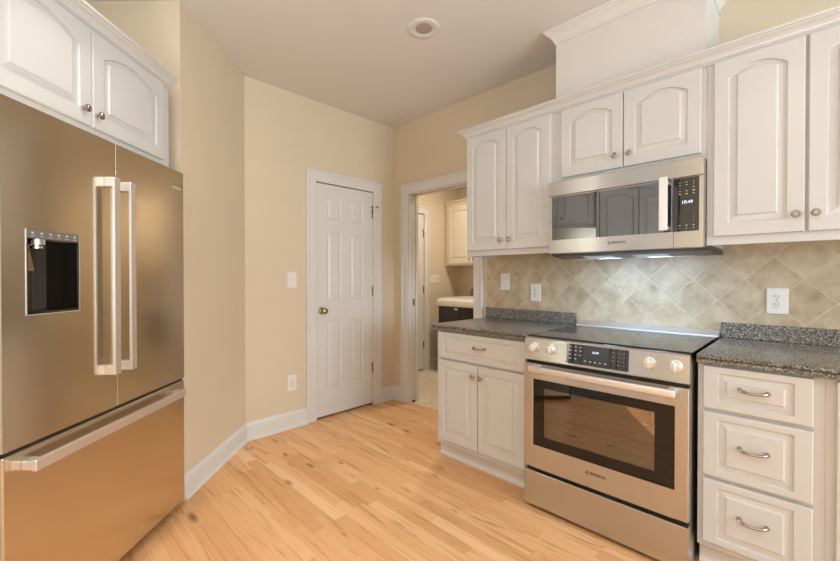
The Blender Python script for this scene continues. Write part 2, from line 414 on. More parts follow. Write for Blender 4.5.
def grid_door(bm, xs, zs, panels, yf, th):
    """slab whose front is cut on a grid; cells listed in panels get a sunk and raised panel"""
    V = {}
    def v(x, y, z):
        k = (round(x, 5), round(y, 5), round(z, 5))
        if k not in V: V[k] = bm.verts.new((x, y, z))
        return V[k]
    for i in range(len(xs) - 1):
        for j in range(len(zs) - 1):
            a, b, c, d = xs[i], xs[i + 1], zs[j], zs[j + 1]
            if (i, j) in panels:
                rs = [[v(a + s, y, c + s), v(b - s, y, c + s), v(b - s, y, d - s), v(a + s, y, d - s)] for s, y in ((0, yf), (0.010, yf + 0.007), (0.018, yf + 0.007), (0.034, yf + 0.002))]
                for r0, r1 in zip(rs, rs[1:]):
                    for q in range(4): bm.faces.new((r0[q], r0[(q + 1) % 4], r1[(q + 1) % 4], r1[q]))
                bm.faces.new(rs[-1])
            else: bm.faces.new((v(a, yf, c), v(b, yf, c), v(b, yf, d), v(a, yf, d)))
    x0, x1, z0, z1 = xs[0], xs[-1], zs[0], zs[-1]
    fr = [v(x, yf, z0) for x in xs] + [v(x1, yf, z) for z in zs[1:]] + [v(x, yf, z1) for x in reversed(xs[:-1])] + [v(x0, yf, z) for z in reversed(zs[1:-1])]
    cs = [v(x0, yf + th, z0), v(x1, yf + th, z0), v(x1, yf + th, z1), v(x0, yf + th, z1)]
    nx, nz = len(xs), len(zs)
    bm.faces.new(fr[:nx] + [cs[1], cs[0]]); bm.faces.new(fr[nx - 1:nx + nz - 1] + [cs[2], cs[1]])
    bm.faces.new(fr[nx + nz - 2:2 * nx + nz - 2] + [cs[3], cs[2]]); bm.faces.new([fr[i] for i in range(2 * nx + nz - 3, len(fr))] + [fr[0], cs[0], cs[3]])
    bm.faces.new(cs); return bm
KNOB = [(0.0075, 0.0), (0.0075, 0.003), (0.0052, 0.005), (0.0052, 0.013), (0.009, 0.016), (0.0145, 0.0195), (0.0155, 0.0225), (0.0145, 0.0255), (0.011, 0.027), (0.0095, 0.0262), (0.0075, 0.0262), (0.006, 0.0285), (0.002, 0.0292)]
def knob(parent, x, y, z, m='nickel'):
    bm = B(); lathe(bm, KNOB, '-y', (x, y, z), 20); return obj('knob', bm, m, parent, 40)
def pull(parent, x, y, z, w=0.084):
    bm = B(); pts = []; rad = []
    for i in range(17):
        t = -1 + i / 8.0
        pts.append((x + t * w / 2, y - 0.009 - 0.019 * (1 - abs(t) ** 3.2), z - 0.005 * (1 - t * t)))
        rad.append(0.0042 + (0.0016 if i % 2 else 0.0) + 0.0015 * abs(t))
    tube(bm, pts, rad, 10)
    for s in (-1, 1): lathe(bm, [(0.0085, 0), (0.0085, 0.004), (0.006, 0.007), (0.0055, 0.013)], '-y', (x + s * w / 2, y, z), 14)
    return obj('pull_handle', bm, 'nickel', parent, 50)

# ------------------------------------------------------------------ room constants
XW, YW, H = -3.04, 2.68, 2.74            # pantry-door wall, range wall, ceiling
D0 = -1.3046                              # angled wall: n.P = D0 with n = (S2, S2)
def ang(s, d): return (s * S2 + d * S2, -s * S2 + d * S2)   # s along the wall towards the camera, d out into the room
SC = -2.19                                # where the angled wall ends at the fridge alcove
SN = -1.172                               # near side of the alcove
LCOR = (XW, D0 / S2 - XW)                 # corner between angled wall and pantry wall
YL, XL, YB = 2.80, -3.68, 4.50            # laundry: near, left and back wall faces
XR, YN = 3.0, -2.6                        # walls behind the camera

# ------------------------------------------------------------------ setting
struct('floor', prism_z(B(), [(-3.17, 2.715), (XR, 2.715), (XR, YN), (0.70, YN), ang(2.34, -2.15), ang(-2.3, -2.15), (-3.17, LCOR[1] - 0.02)], -0.06, 0.0), 'floor')
struct('floor_laundry', box(B(), XL - 0.1, -0.9, 2.715, YB + 0.1, -0.06, 0.0), 'ltile')
struct('ceiling', box(B(), XL - 0.2, XR + 0.1, YN - 0.1, YB + 0.2, H, H + 0.1), 'ceiling')
bm = B()
PD0, PD1, PDT = 1.786, 2.421, 2.060       # pantry door opening
box(bm, XW - 0.1, XW, LCOR[1], PD0, 0, H); box(bm, XW - 0.1, XW, PD1, YL, 0, H); box(bm, XW - 0.1, XW, PD0, PD1, PDT, H)
struct('wall_left', bm, 'wall')
bm = B(); prism_z(bm, [ang(SC, D0), LCOR, (LCOR[0] - 0.1, LCOR[1]), (LCOR[0] - 0.1, LCOR[1] - 0.05), ang(SC, D0 - 0.1)], 0, H)
struct('wall_angled', bm, 'wall')
bm = B(); prism_z(bm, [ang(SC - 0.1, D0 - 0.1), ang(SC, D0 - 0.1), ang(SC, -2.06), ang(SC - 0.1, -2.06)], 0, H)
prism_z(bm, [ang(SC - 0.1, -2.06), ang(SN + 0.1, -2.06), ang(SN + 0.1, -2.16), ang(SC - 0.1, -2.16)], 0, H)
struct('wall_alcove', bm, 'wall')
struct('wall_alcove_side', prism_z(B(), [ang(SN, D0 + 0.01), ang(SN, -2.06), ang(SN + 0.02, -2.06), ang(SN + 0.02, D0 + 0.01)], 0, 2.232), 'trim')
struct('wall_near', prism_z(B(), [ang(-0.23, D0), ang(2.41, D0), ang(2.45, -1.42), ang(-0.23, -1.42)], 0, H), 'wall')
DL, DR, DT = -2.82, -2.02, 2.052          # laundry doorway
bm = B(); box(bm, XW - 0.1, DL, YW, YL, 0, H); box(bm, DL, DR, YW, YL, DT, H); box(bm, DR, XR, YW, YL, 0, H)
struct('wall_range', bm, 'wall')
struct('wall_backsplash', box(B(), -1.886, 0.62, YW - 0.012, YW, 0.80, 1.56), 'tile')
# walls behind the camera, each with an unseen window added to light the room
bm = B(); box(bm, 0.70, 1.0, YN - 0.12, YN, 0, H); box(bm, 2.70, XR + 0.12, YN - 0.12, YN, 0, H)
box(bm, 1.0, 2.70, YN - 0.12, YN, 0, 0.85); box(bm, 1.0, 2.70, YN - 0.12, YN, 2.15, H); struct('wall_back', bm, 'wall')
bm = B(); box(bm, XR, XR + 0.12, YN, 0.35, 0, H); box(bm, XR, XR + 0.12, 2.25, YL, 0, H)
box(bm, XR, XR + 0.12, 0.35, 2.25, 0, 0.85); box(bm, XR, XR + 0.12, 0.35, 2.25, 2.15, H); struct('wall_right', bm, 'wall')
def window(name, w, loc, rz):
    bm = B()
    for a, b, c, d in ((-w / 2, -w / 2 + 0.05, 0.85, 2.15), (w / 2 - 0.05, w / 2, 0.85, 2.15), (-w / 2, w / 2, 0.85, 0.90), (-w / 2, w / 2, 2.10, 2.15), (-w / 2, w / 2, 1.48, 1.52), (-0.02, 0.02, 0.85, 2.15)):
        box(bm, a, b, 0.03, 0.09, c, d)
    o = struct(name, bm, 'trim'); o.location = loc; o.rotation_euler = (0, 0, rz)
    struct('pane', box(B(), -w / 2 + 0.04, w / 2 - 0.04, 0.058, 0.062, 0.89, 2.11), 'pane', o)
window('added_window_1', 1.70, (1.85, YN, 0), PI)  # unseen window added for fill light
window('added_window_2', 1.90, (XR, 1.30, 0), PI / 2 * 3)  # unseen window added where its light reaches the angled wall
# laundry shell
bm = B(); LD0, LD1, LDT = 3.07, 3.785, 2.075
box(bm, XL - 0.1, XL, YL, LD0, 0, H); box(bm, XL - 0.1, XL, LD1, YB + 0.1, 0, H); box(bm, XL - 0.1, XL, LD0, LD1, LDT, H)
box(bm, XL - 0.1, XW - 0.1, YL - 0.1, YL, 0, H)
struct('wall_laundry_left', bm, 'wall')
struct('wall_laundry_back', box(B(), XL, -0.9, YB, YB + 0.1, 0, H), 'wall')
struct('wall_laundry_right', box(B(), -1.0, -0.9, YL, YB, 0, H), 'wall')

# baseboards
BASE = [(0, 0), (0.026, 0), (0.026, 0.010), (0.021, 0.018), (0.014, 0.020), (0.014, 0.098), (0.012, 0.104), (0.0145, 0.108), (0.012, 0.116), (0.007, 0.124), (0.005, 0.134), (0, 0.136)]
struct('baseboard_left', sweep(B(), [ang(SC + 0.0, D0), LCOR, (XW, 1.707)], BASE), 'trim')
struct('baseboard_corner', sweep(B(), [(XW, 2.515), (XW, YW), (-2.911, YW)], BASE), 'trim')
struct('baseboard_laundry', sweep(B(), [(XL, LD1 + 0.09), (XL, YB), (-3.3, YB)], BASE), 'trim')

# casings
def casing(name, x0, x1, ztop, w, loc, rz, depth, wr=None):
    """door casing and jamb about an opening x0..x1, wall face at local y = 0"""
    wr = w if wr is None else wr
    bm = B()
    for a, b, s in ((x0 - w, x0 + 0.006, 1), (x1 - 0.006, x1 + wr, -1)):
        box(bm, a, b, -0.013, 0, 0, ztop + w, 0.002, 1)
        lo, hi = (a, a + 0.022) if s > 0 else (b - 0.022, b)
        box(bm, lo, hi, -0.020, -0.012, 0, ztop + w, 0.004, 2)
    box(bm, x0 + 0.006, x1 - 0.006, -0.013, 0, ztop - 0.006, ztop + w, 0.002, 1)
    box(bm, x0 - w + 0.02, x1 + wr - 0.02, -0.020, -0.012, ztop + w - 0.022, ztop + w, 0.004, 2)
    for a, b in ((x0 - 0.002, x0 + 0.004), (x1 - 0.004, x1 + 0.002)): box(bm, a, b, 0, depth, 0, ztop)
    box(bm, x0, x1, 0, depth, ztop - 0.004, ztop + 0.002)
    o = struct(name, bm, 'trim'); o.location = loc; o.rotation_euler = (0, 0, rz); return o
casing('trim_1', PD0, PD1, PDT, 0.088, (XW, 0, 0), PI / 2, 0.10)
casing('trim_2', LD0, LD1, LDT, 0.088, (XL, 0, 0), PI / 2, 0.10)
# laundry doorway: casing, split jamb and the edge of the pocket door between its halves
bm = B()
for a, b in ((DL - 0.093, DL + 0.004), (DR - 0.004, DR + 0.088)):
    box(bm, a, b, YW - 0.013, YW, 0, DT + 0.088, 0.002, 1)
box(bm, DL - 0.093, DL - 0.070, YW - 0.021, YW - 0.012, 0, DT + 0.088, 0.004, 2); box(bm, DR + 0.066, DR + 0.088, YW - 0.021, YW - 0.012, 0, DT + 0.088, 0.004, 2)
box(bm, DL + 0.004, DR - 0.004, YW - 0.013, YW, DT - 0.004, DT + 0.088, 0.002, 1)
box(bm, DL - 0.07, DR + 0.066, YW - 0.021, YW - 0.012, DT + 0.066, DT + 0.088, 0.004, 2)
box(bm, DL - 0.004, DL + 0.012, YW, YW + 0.034, 0, DT); box(bm, DL - 0.004, DL + 0.012, YW + 0.086, YL, 0, DT)
box(bm, DR - 0.012, DR + 0.004, YW, YL, 0, DT)
box(bm, DL + 0.012, DR - 0.012, YW, YW + 0.034, DT - 0.014, DT + 0.004); box(bm, DL + 0.012, DR - 0.012, YW + 0.086, YL, DT - 0.014, DT + 0.004)
struct('trim_3', bm, 'trim')
struct('trim_4', box(B(), DL - 0.06, DR + 0.06, YW + 0.036, YW + 0.084, DT + 0.004, DT + 0.012), 'dark')
d3 = struct('door_3', box(B(), DL - 0.02, DL + 0.009, YW + 0.044, YW + 0.076, 0.012, DT - 0.01, 0.002, 1), 'trim')
struct('latch', box(B(), DL + 0.009, DL + 0.0105, YW + 0.048, YW + 0.072, 0.955, 1.02), 'nickel', d3)
struct('floor_guide', box(B(), DL + 0.0095, DL + 0.014, YW + 0.046, YW + 0.074, 0.0005, 0.02), 'dark', d3)

# ------------------------------------------------------------------ panelled doors
def panel_door(name, w, h, loc, rz, hinge_z, knob_x=None):
    st = 0.115; mid = 0.095; pw = (w - 2 * st - mid) / 2
    xs = [-w / 2, -w / 2 + st, -w / 2 + st + pw, w / 2 - st - pw, w / 2 - st, w / 2]
    zs = [0.0, 0.235, 0.835, 1.010, 1.615, 1.722, 1.918, h]
    o = struct(name, grid_door(B(), xs, zs, {(i, j) for i in (1, 3) for j in (1, 3, 5)}, 0.0, 0.036), 'trim')
    o.location = loc; o.rotation_euler = (0, 0, rz)
    if knob_x is not None:
        bm = B(); lathe(bm, [(0.031, 0), (0.031, 0.004), (0.026, 0.009), (0.012, 0.013), (0.011, 0.03), (0.017, 0.036), (0.026, 0.044), (0.029, 0.053), (0.027, 0.062), (0.019, 0.069), (0.006, 0.072)], '-y', (knob_x, 0, 0.925), 28)
        struct('door_knob', bm, 'brass', o, smooth=40)
    for hz in hinge_z:
        bm = B(); lathe(bm, [(0.007, -0.052), (0.007, 0.052), (0.004, 0.056)], 'z', (w / 2 + 0.004, -0.006, hz), 12)
        lathe(bm, [(0.0055, -0.057), (0.0055, -0.050)], 'z', (w / 2 + 0.004, -0.006, hz), 12)
        box(bm, w / 2 - 0.012, w / 2 + 0.014, -0.0015, 0.0, hz - 0.045, hz + 0.045)
        struct('hinge', bm, 'nickel', o, smooth=40)
    hz = hinge_z[0] + 0.062
    bm = B(); tube(bm, [(w / 2 - 0.026, -0.026, hz - 0.004), (w / 2 + 0.004, -0.006, hz), (w / 2 + 0.040, -0.026, hz + 0.003)], 0.0045, 8)
    lathe(bm, [(0.009, 0), (0.009, 0.008)], '-y', (w / 2 - 0.026, -0.022, hz - 0.004), 10); lathe(bm, [(0.009, 0), (0.009, 0.008)], '-y', (w / 2 + 0.040, -0.022, hz + 0.003), 10)
    struct('door_stop', bm, 'nickel', o, smooth=40)
    return o
panel_door('door_1', 0.622, 2.030, (XW - 0.006, (PD0 + PD1) / 2, 0.018), PI / 2, (1.83, 1.08, 0.345), -0.252)
panel_door('door_2', 0.702, 2.045, (XL - 0.006, (LD0 + LD1) / 2, 0.018), PI / 2, (1.79, 1.055, 0.32))
struct('closet_dark_block', box(B(), XW - 0.18, XW - 0.12, PD0 - 0.1, PD1 + 0.1, 0, 2.2), 'dark')  # unseen dark sheet added to block light leaking under the pantry door
struct('beyond_dark_block', box(B(), XL - 0.18, XL - 0.12, LD0 - 0.1, LD1 + 0.1, 0, 2.2), 'dark')  # matching dark sheet added behind the laundry door, coloured as shade

# ------------------------------------------------------------------ vent chase above the cabinets
CX0, CX1, CY = -1.140, -0.380, 2.333
struct('wall_chase', box(B(), CX0, CX1, CY, YW, 2.262, H), 'trim')
CRN = [(0, 0), (0.006, 0), (0.006, 0.008), (0.011, 0.012), (0.014, 0.022), (0.024, 0.038), (0.040, 0.052), (0.052, 0.058), (0.056, 0.066), (0.064, 0.068), (0.068, 0.075), (0.068, 0.082), (0, 0.082)]
struct('trim_5', sweep(B(), [(CX1, YW - 0.002), (CX1, CY), (CX0, CY), (CX0, YW - 0.002)][::-1], [(o * 0.86, z + H - 0.083) for o, z in CRN]), 'trim')

# ------------------------------------------------------------------ cabinets
def cab_door(parent, x0, x1, z0, z1, y, rise, kx=None, kz=None, m='cab', fl=0.054, fb=0.058, ft=0.044, name='door'):
    d = obj(name, raised_door(B(), x0, x1, z0, z1, y, 0.0195, fl, fb, ft, rise), m, parent)
    if kx is not None: knob(d, kx, y, kz)
    return d
UZ0, UZT, UF = 1.384, 2.262, 2.310
def upper(name, label, x0, x1, z0, doors, zt=UZT):
    t = thing(name, label, 'kitchen cabinet', (x0, UF, z0))
    w = x1 - x0; dep = YW - 0.012 - UF - 0.001 if z0 < 1.55 else YW - UF - 0.001
    bm = B(); h = zt - z0
    box(bm, 0, w, 0, dep, 0.028, h)                                   # carcass
    box(bm, 0, w, 0, 0.019, 0, 0.028); box(bm, 0, 0.016, 0.019, dep, 0, 0.028); box(bm, w - 0.016, w, 0.019, dep, 0, 0.028)
    obj('carcass', bm, 'cab', t)
    for (a, b, c, d, kx, kz) in doors:
        cab_door(t, a - x0, b - x0, c - z0, d - z0, -0.020, 0.042, kx - x0, kz - z0)
    return t
upper('upper_cabinet', 'tall white two-door wall cabinet beside the laundry doorway', -1.813, -1.135, UZ0,
      [(-1.799, -1.4715, 1.422, 2.231, -1.509, 1.484), (-1.4672, -1.153, 1.422, 2.231, -1.437, 1.484)])
upper('upper_cabinet', 'short white two-door wall cabinet directly above the microwave', -1.134, -0.371, 1.797,
      [(-1.088, -0.741, 1.827, 2.231, -0.777, 1.892), (-0.737, -0.391, 1.827, 2.231, -0.705, 1.892)])
upper('upper_cabinet', 'tall white two-door wall cabinet above the outlet near the drawer stack', -0.370, 0.330, UZ0,
      [(-0.342, -0.034, 1.424, 2.231, -0.060, 1.496), (-0.024, 0.284, 1.424, 2.231, 0.000, 1.496)])
CROWN = [(0, 0), (0.005, 0), (0.005, 0.007), (0.008, 0.008), (0.008, 0.014), (0.013, 0.016), (0.016, 0.024), (0.026, 0.036), (0.038, 0.042), (0.042, 0.048), (0.050, 0.049), (0.052, 0.053), (0.052, 0.060), (0, 0.060)]
tag(obj('crown_moulding', sweep(B(), [(-1.8145, YW - 0.001), (-1.8145, 2.3090), (0.36, 2.3090)], [(o, z + 2.2345) for o, z in CROWN]), 'cab'),
    'white stepped crown moulding running along the top of the range-side wall cabinets', 'moulding')

# base cabinets
BF = 2.032
t = thing('base_cabinet', 'white base cabinet with one drawer over two doors beside the oven range', 'kitchen cabinet', (-1.846, BF, 0))
W = 0.708
bm = B(); box(bm, 0, W, 0, 0.62, 0.105, 0.874); box(bm, 0, W, 0.058, 0.62, 0.0, 0.105); obj('carcass', bm, 'cab', t)
bm = B(); prism_x(bm, [(0.058, 0), (0.040, 0), (0.040, 0.012), (0.046, 0.020), (0.049, 0.024), (0.049, 0.085), (0.053, 0.094), (0.058, 0.096)], -0.012, W); obj('toe_board', bm, 'trim', t)
d = obj('drawer', raised_door(B(), 0.022, 0.688, 0.692, 0.866, -0.020, 0.0195, 0.050, 0.026, 0.026, 0, 0.007, 0.024), 'cab', t); pull(d, 0.366, -0.020, 0.790)
cab_door(t, 0.024, 0.3475, 0.136, 0.677, -0.020, 0, 0.322 - 0.0, 0.607 - 0.0, fl=0.046, fb=0.050, ft=0.046)
cab_door(t, 0.353, 0.682, 0.136, 0.677, -0.020, 0, 0.380, 0.607, fl=0.046, fb=0.050, ft=0.046)
t = thing('base_cabinet', 'white three-drawer base cabinet with arched pulls beside the oven range', 'kitchen cabinet', (-0.352, BF, 0))
W = 0.379
bm = B(); box(bm, 0, W, 0, 0.62, 0.105, 0.874); box(bm, 0, W, 0.058, 0.62, 0.0, 0.105); obj('carcass', bm, 'cab', t)
bm = B(); prism_x(bm, [(0.058, 0), (0.040, 0), (0.040, 0.012), (0.046, 0.020), (0.049, 0.024), (0.049, 0.085), (0.053, 0.094), (0.058, 0.096)], 0, W); obj('toe_board', bm, 'trim', t)
for z0, z1, pz in ((0.691, 0.866, 0.787), (0.411, 0.675, 0.553), (0.131, 0.395, 0.272)):
    d = obj('drawer', raised_door(B(), 0.020, 0.350, z0, z1, -0.020, 0.0195, 0.050, 0.028, 0.026, 0, 0.007, 0.030), 'cab', t); pull(d, 0.183, -0.020, pz)
t = thing('base_cabinet', 'white base cabinet cut off by the picture edge past the drawer stack', 'kitchen cabinet', (0.0275, BF, 0))
W = 0.50
bm = B(); box(bm, 0, W, 0, 0.62, 0.105, 0.874); box(bm, 0, W, 0.058, 0.62, 0.0, 0.105); obj('carcass', bm, 'cab', t)
bm = B(); prism_x(bm, [(0.058, 0), (0.040, 0), (0.040, 0.012), (0.046, 0.020), (0.049, 0.024), (0.049, 0.085), (0.053, 0.094), (0.058, 0.096)], 0, W); obj('toe_board', bm, 'trim', t)
cab_door(t, 0.027, 0.474, 0.136, 0.866, -0.020, 0, 0.437, 0.79, fl=0.052, fb=0.055, ft=0.050)

# countertops
def countertop(label, x0, x1, sx0, sx1):
    t = thing('countertop', label, 'countertop', (x0, 2.0, 0.875)); w = x1 - x0
    prof = [(0.655, 0.0), (0.004, 0.0), (-0.001, 0.003), (-0.002, 0.010), (0.000, 0.017), (0.004, 0.020), (0.0045, 0.0215), (0.000, 0.0225), (-0.004, 0.026), (-0.004, 0.031), (0.000, 0.036), (0.006, 0.0375), (0.655, 0.0375)]
    obj('worktop', prism_x(B(), prof, 0, w), 'counter', t, 30)
    obj('backsplash_strip', box(B(), sx0 - x0, sx1 - x0, 0.645, 0.667, 0.0378, 0.1170, 0.003, 2), 'counter', t)
countertop('speckled dark grey worktop beside the laundry doorway', -1.872, -1.119, -1.884, -1.150)
countertop('speckled dark grey worktop on the three-drawer cabinet', -0.352, 0.56, -0.359, 0.56)

# ------------------------------------------------------------------ logo helper
def logo(parent, x, y, z, h, gap, wtext, m='logo'):
    bm = B(); r = h * 0.62
    pts = [(x + r * math.cos(2 * PI * k / 24), y, z + r * math.sin(2 * PI * k / 24)) for k in range(25)]
    tube(bm, pts, h * 0.06, 6)
    for s in (-1, 1): box(bm, x + s * r * 0.42 - h * 0.06, x + s * r * 0.42 + h * 0.06, y - h * 0.04, y + h * 0.04, z - r * 0.75, z + r * 0.75)
    box(bm, x - r * 0.42, x + r * 0.42, y - h * 0.04, y + h * 0.04, z - h * 0.06, z + h * 0.06)
    obj('emblem', bm, m, parent)
    text_mesh('lettering', 'BOSCH', h * 1.38, m, parent, (x + gap + wtext / 2, y, z), bold=True, width=wtext)

# ------------------------------------------------------------------ microwave
MX0, MX1, MZ0, MZ1 = -1.134, -0.371, 1.373, 1.795
t = thing('microwave_oven', 'stainless steel over-the-range microwave mounted under the short cabinet', 'microwave', (MX0, 2.240, MZ0))
mw = MX1 - MX0; mh = MZ1 - MZ0
obj('body', box(B(), 0.004, mw - 0.001, 0.018, 0.425, 0.0, mh - 0.001), 'steel', t)
obj('vent_trim', box(B(), 0.0, mw + 0.002, -0.010, 0.0175, 0.337, mh - 0.001, 0.004, 2), 'steel', t)
GX0, GX1, GZ0, GZ1 = 0.017, 0.596, 0.080, 0.332
bm = B()
box(bm, 0.0, GX0, 0, 0.0175, 0.003, 0.336); box(bm, GX0, 0.642, 0, 0.0175, 0.003, GZ0); box(bm, GX0, 0.642, 0, 0.0175, GZ1, 0.336)
d = obj('door', bm, 'steel', t)
obj('window', box(B(), GX0, 0.642, 0.002, 0.0172, GZ0, GZ1), 'mwglass', d)
bm = B(); box(bm, 0.588, 0.626, -0.042, -0.032, 0.086, 0.346, 0.003, 2); box(bm, 0.590, 0.624, -0.033, 0.0018, 0.092, 0.110, 0.002, 1); box(bm, 0.590, 0.624, -0.033, 0.0018, 0.312, 0.330, 0.002, 1)
obj('handle', bm, 'handle', d)
logo(d, 0.345, -0.0006, 0.045, 0.0125, 0.0145, 0.066)
bm = B(); box(bm, 0.6435, mw, 0.0, 0.0175, 0.003, 0.0795); box(bm, 0.746, mw, 0.0, 0.0175, 0.0795, 0.336); box(bm, 0.6435, 0.746, 0.0, 0.0175, 0.3345, 0.336)
p = obj('control_panel', bm, 'steel', t)
bm = box(B(), 0.6437, 0.7458, 0.001, 0.0172, 0.080, 0.334); rr = random.Random(3)
for r, zc in enumerate((0.313, 0.300, 0.287, 0.272, 0.258, 0.163, 0.145, 0.128, 0.108, 0.094)):
    for c, xc in enumerate((0.668, 0.696, 0.724)):
        if (r in (2,) and c == 1) or (r in (5, 6, 7) and c == 1): continue
        k = rr.uniform(0.004, 0.010) if r < 5 else (0.0022 if r < 8 else 0.006)
        hh = 0.0022 if r not in (3, 4, 8) else 0.0040
        box(bm, xc - k / 2, xc + k / 2, 0.0002, 0.0012, zc - hh / 2, zc + hh / 2, mi=1)
obj('keypad', bm, ['glass_black', 'mark'], p)
text_mesh('clock_display', '10:49', 0.021, 'clock', p, (0.698, 0.0004, 0.218), width=0.042)
bm = B(); prism_x(bm, [(0.004, -0.001), (0.420, -0.001), (0.420, -0.020), (0.150, -0.030), (0.030, -0.016), (0.004, -0.008)], 0.012, mw + 0.018)
u = obj('hood_base', bm, 'black', t)
for a, b in ((0.18, 0.34), (0.44, 0.60)):
    T = Matrix.Translation((0, 0, 0))
    bm = B(); prism_x(bm, [(0.055, -0.0205), (0.130, -0.0292), (0.130, -0.0312), (0.055, -0.0225)], a, b); obj('lamp_lens', bm, 'mwlens', u)
bm = B()
for a, b in ((0.06, 0.36), (0.40, 0.70)): prism_x(bm, [(0.165, -0.0300), (0.33, -0.0240), (0.33, -0.0262), (0.165, -0.0322)], a, b)
obj('grease_filter', bm, 'handle', u)
for x in (-0.87, -0.61):
    o = area('hood_lamp', (x, 2.335, 1.336), (x, 2.43, 0.9), 0.07, 0.03, 1.7, (0.42, 0.67, 1.0))

# ------------------------------------------------------------------ range
RX0, RX1, RY = -1.113, -0.363, 1.915
t = thing('oven_range', 'stainless steel slide-in electric range between the two worktops', 'oven range', (RX0, RY, 0.0))
rw = RX1 - RX0
bm = B(); box(bm, 0.002, rw - 0.001, 0.045, 0.735, 0.012, 0.905)
for a in (0.05, rw - 0.08):
    for y in (0.10, 0.66): box(bm, a, a + 0.03, y, y + 0.03, 0.0, 0.013)
obj('body', bm, 'steel', t)
bm = B(); box(bm, -0.003, rw + 0.002, 0.045, 0.660, 0.9145, 0.9215, 0.002, 1); ck = obj('cooktop', bm, 'cooktop', t)
bm = B()
for cx_, cy_, r in ((0.20, 0.20, 0.105), (0.56, 0.20, 0.088), (0.20, 0.46, 0.080), (0.56, 0.46, 0.105), (0.38, 0.50, 0.06)):
    for q in (r, r * 0.66):
        a = []; b = []
        for k in range(40):
            th = 2 * PI * k / 40
            a.append(bm.verts.new((cx_ + q * math.cos(th), cy_ + q * math.sin(th), 0.9217))); b.append(bm.verts.new((cx_ + (q - 0.002) * math.cos(th), cy_ + (q - 0.002) * math.sin(th), 0.9217)))
        for k in range(40): bm.faces.new((a[k], a[(k + 1) % 40], b[(k + 1) % 40], b[k]))
obj('burner_rings', bm, 'grey', ck)
bm = B(); prism_x(bm, [(0.661, 0.9145), (0.742, 0.9145), (0.742, 0.947), (0.725, 0.949), (0.690, 0.940), (0.664, 0.926)], -0.003, rw + 0.001)
vt = obj('rear_vent_trim', bm, 'handle', t)
# control panel, a shallow slope
def py(z): return 0.006 + (z - 0.795) / 0.12 * 0.012
bm = B(); prism_x(bm, [(0.044, 0.795), (py(0.795), 0.795), (py(0.797) - 0.001, 0.799), (py(0.908), 0.908), (0.024, 0.914), (0.044, 0.9144)], -0.001, rw + 0.001)
cp = obj('control_panel', bm, 'steel', t)
bm = B(); g0, g1 = 0.232, 0.520
prism_x(bm, [(py(0.805) + 0.004, 0.807), (py(0.807) - 0.0014, 0.807), (py(0.903) - 0.0014, 0.903), (py(0.903) + 0.004, 0.903)], g0, g1)
for zc, xsr in ((0.890, (0.250, 0.277, 0.302)), (0.872, (0.250, 0.277, 0.302)), (0.852, (0.250, 0.277, 0.302)), (0.833, (0.250, 0.277)), (0.828, (0.325, 0.350, 0.372, 0.395, 0.420)), (0.884, (0.452, 0.475, 0.500)), (0.866, (0.452, 0.475, 0.500)), (0.848, (0.452, 0.475, 0.500)), (0.830, (0.475, 0.500))):
    for xc in xsr:
        k = 0.009 if xc < 0.44 else 0.0032; hh = 0.0045 if xc < 0.44 else 0.003
        box(bm, xc - k / 2, xc + k / 2, py(zc) - 0.0022, py(zc) - 0.0012, zc - hh / 2, zc + hh / 2, mi=1)
obj('touch_display', bm, ['glass_black', 'mark'], cp)
text_mesh('clock_display', '10:49', 0.015, 'clock', cp, (0.372, py(0.875) - 0.0022, 0.872), width=0.028)
for x in (0.052, 0.150, 0.603, 0.702):
    bm = B(); y = py(0.862)
    lathe(bm, [(0.0255, 0.0), (0.0255, 0.004), (0.0225, 0.006), (0.0225, 0.024), (0.0205, 0.0275), (0.012, 0.0290), (0.002, 0.0292)], '-y', (x, y, 0.862), 30)
    box(bm, x - 0.0035, x + 0.0035, y - 0.033, y - 0.026, 0.842, 0.882, 0.001, 1)
    k = obj('control_knob', bm, 'handle', cp, 40)
    bm = B(); lathe(bm, [(0.0275, 0.0002), (0.0275, 0.002), (0.0258, 0.0022)], '-y', (x, y, 0.862), 30); obj('knob_ring', bm, 'chrome', k)
# oven door
DZ0, DZ1 = 0.228, 0.778
wx0, wx1, wz0, wz1 = 0.054, 0.700, 0.348, 0.698
bm = B(); box(bm, 0, wx0, 0, 0.040, DZ0, DZ1, 0.002, 1); box(bm, wx1, rw, 0, 0.040, DZ0, DZ1, 0.002, 1); box(bm, wx0 - 0.002, wx1 + 0.002, 0, 0.040, DZ0, wz0, 0.0, 1); box(bm, wx0 - 0.002, wx1 + 0.002, 0, 0.040, wz1, DZ1, 0.0, 1)
od = obj('oven_door', bm, 'steel', t)
ix0, ix1, iz0, iz1 = wx0 + 0.062, wx1 - 0.074, wz0 + 0.052, wz1 - 0.044
bm = B()
for a, b, c, e in ((wx0, wx1, iz1, wz1), (wx0, wx1, wz0, iz0), (wx0, ix0, iz0, iz1), (ix1, wx1, iz0, iz1)): box(bm, a, b, 0.0025, 0.010, c, e)
obj('window_border', bm, 'border', od)
obj('window', box(B(), ix0, ix1, 0.0030, 0.006, iz0, iz1), 'see', od)
bm = B(); box(bm, ix0, ix1, 0.036, 0.039, iz0, iz1); obj('oven_cavity', bm, 'slot', od)
bm = B()
for zc in (0.455, 0.585): tube(bm, [(ix0 + 0.004, 0.022, zc), (ix1 - 0.004, 0.022, zc)], 0.0032, 8)
for a in (ix0 + 0.022, ix1 - 0.012): tube(bm, [(a, 0.022, iz0 + 0.005), (a, 0.022, iz1 - 0.005)], 0.004, 8)
obj('oven_rack', bm, 'handle', od, 40)
bm = B(); box(bm, 0.052, 0.712, -0.055, -0.038, 0.742, 0.774, 0.006, 3)
for a in (0.056, 0.676): box(bm, a, a + 0.032, -0.042, 0.001, 0.746, 0.770, 0.003, 1)
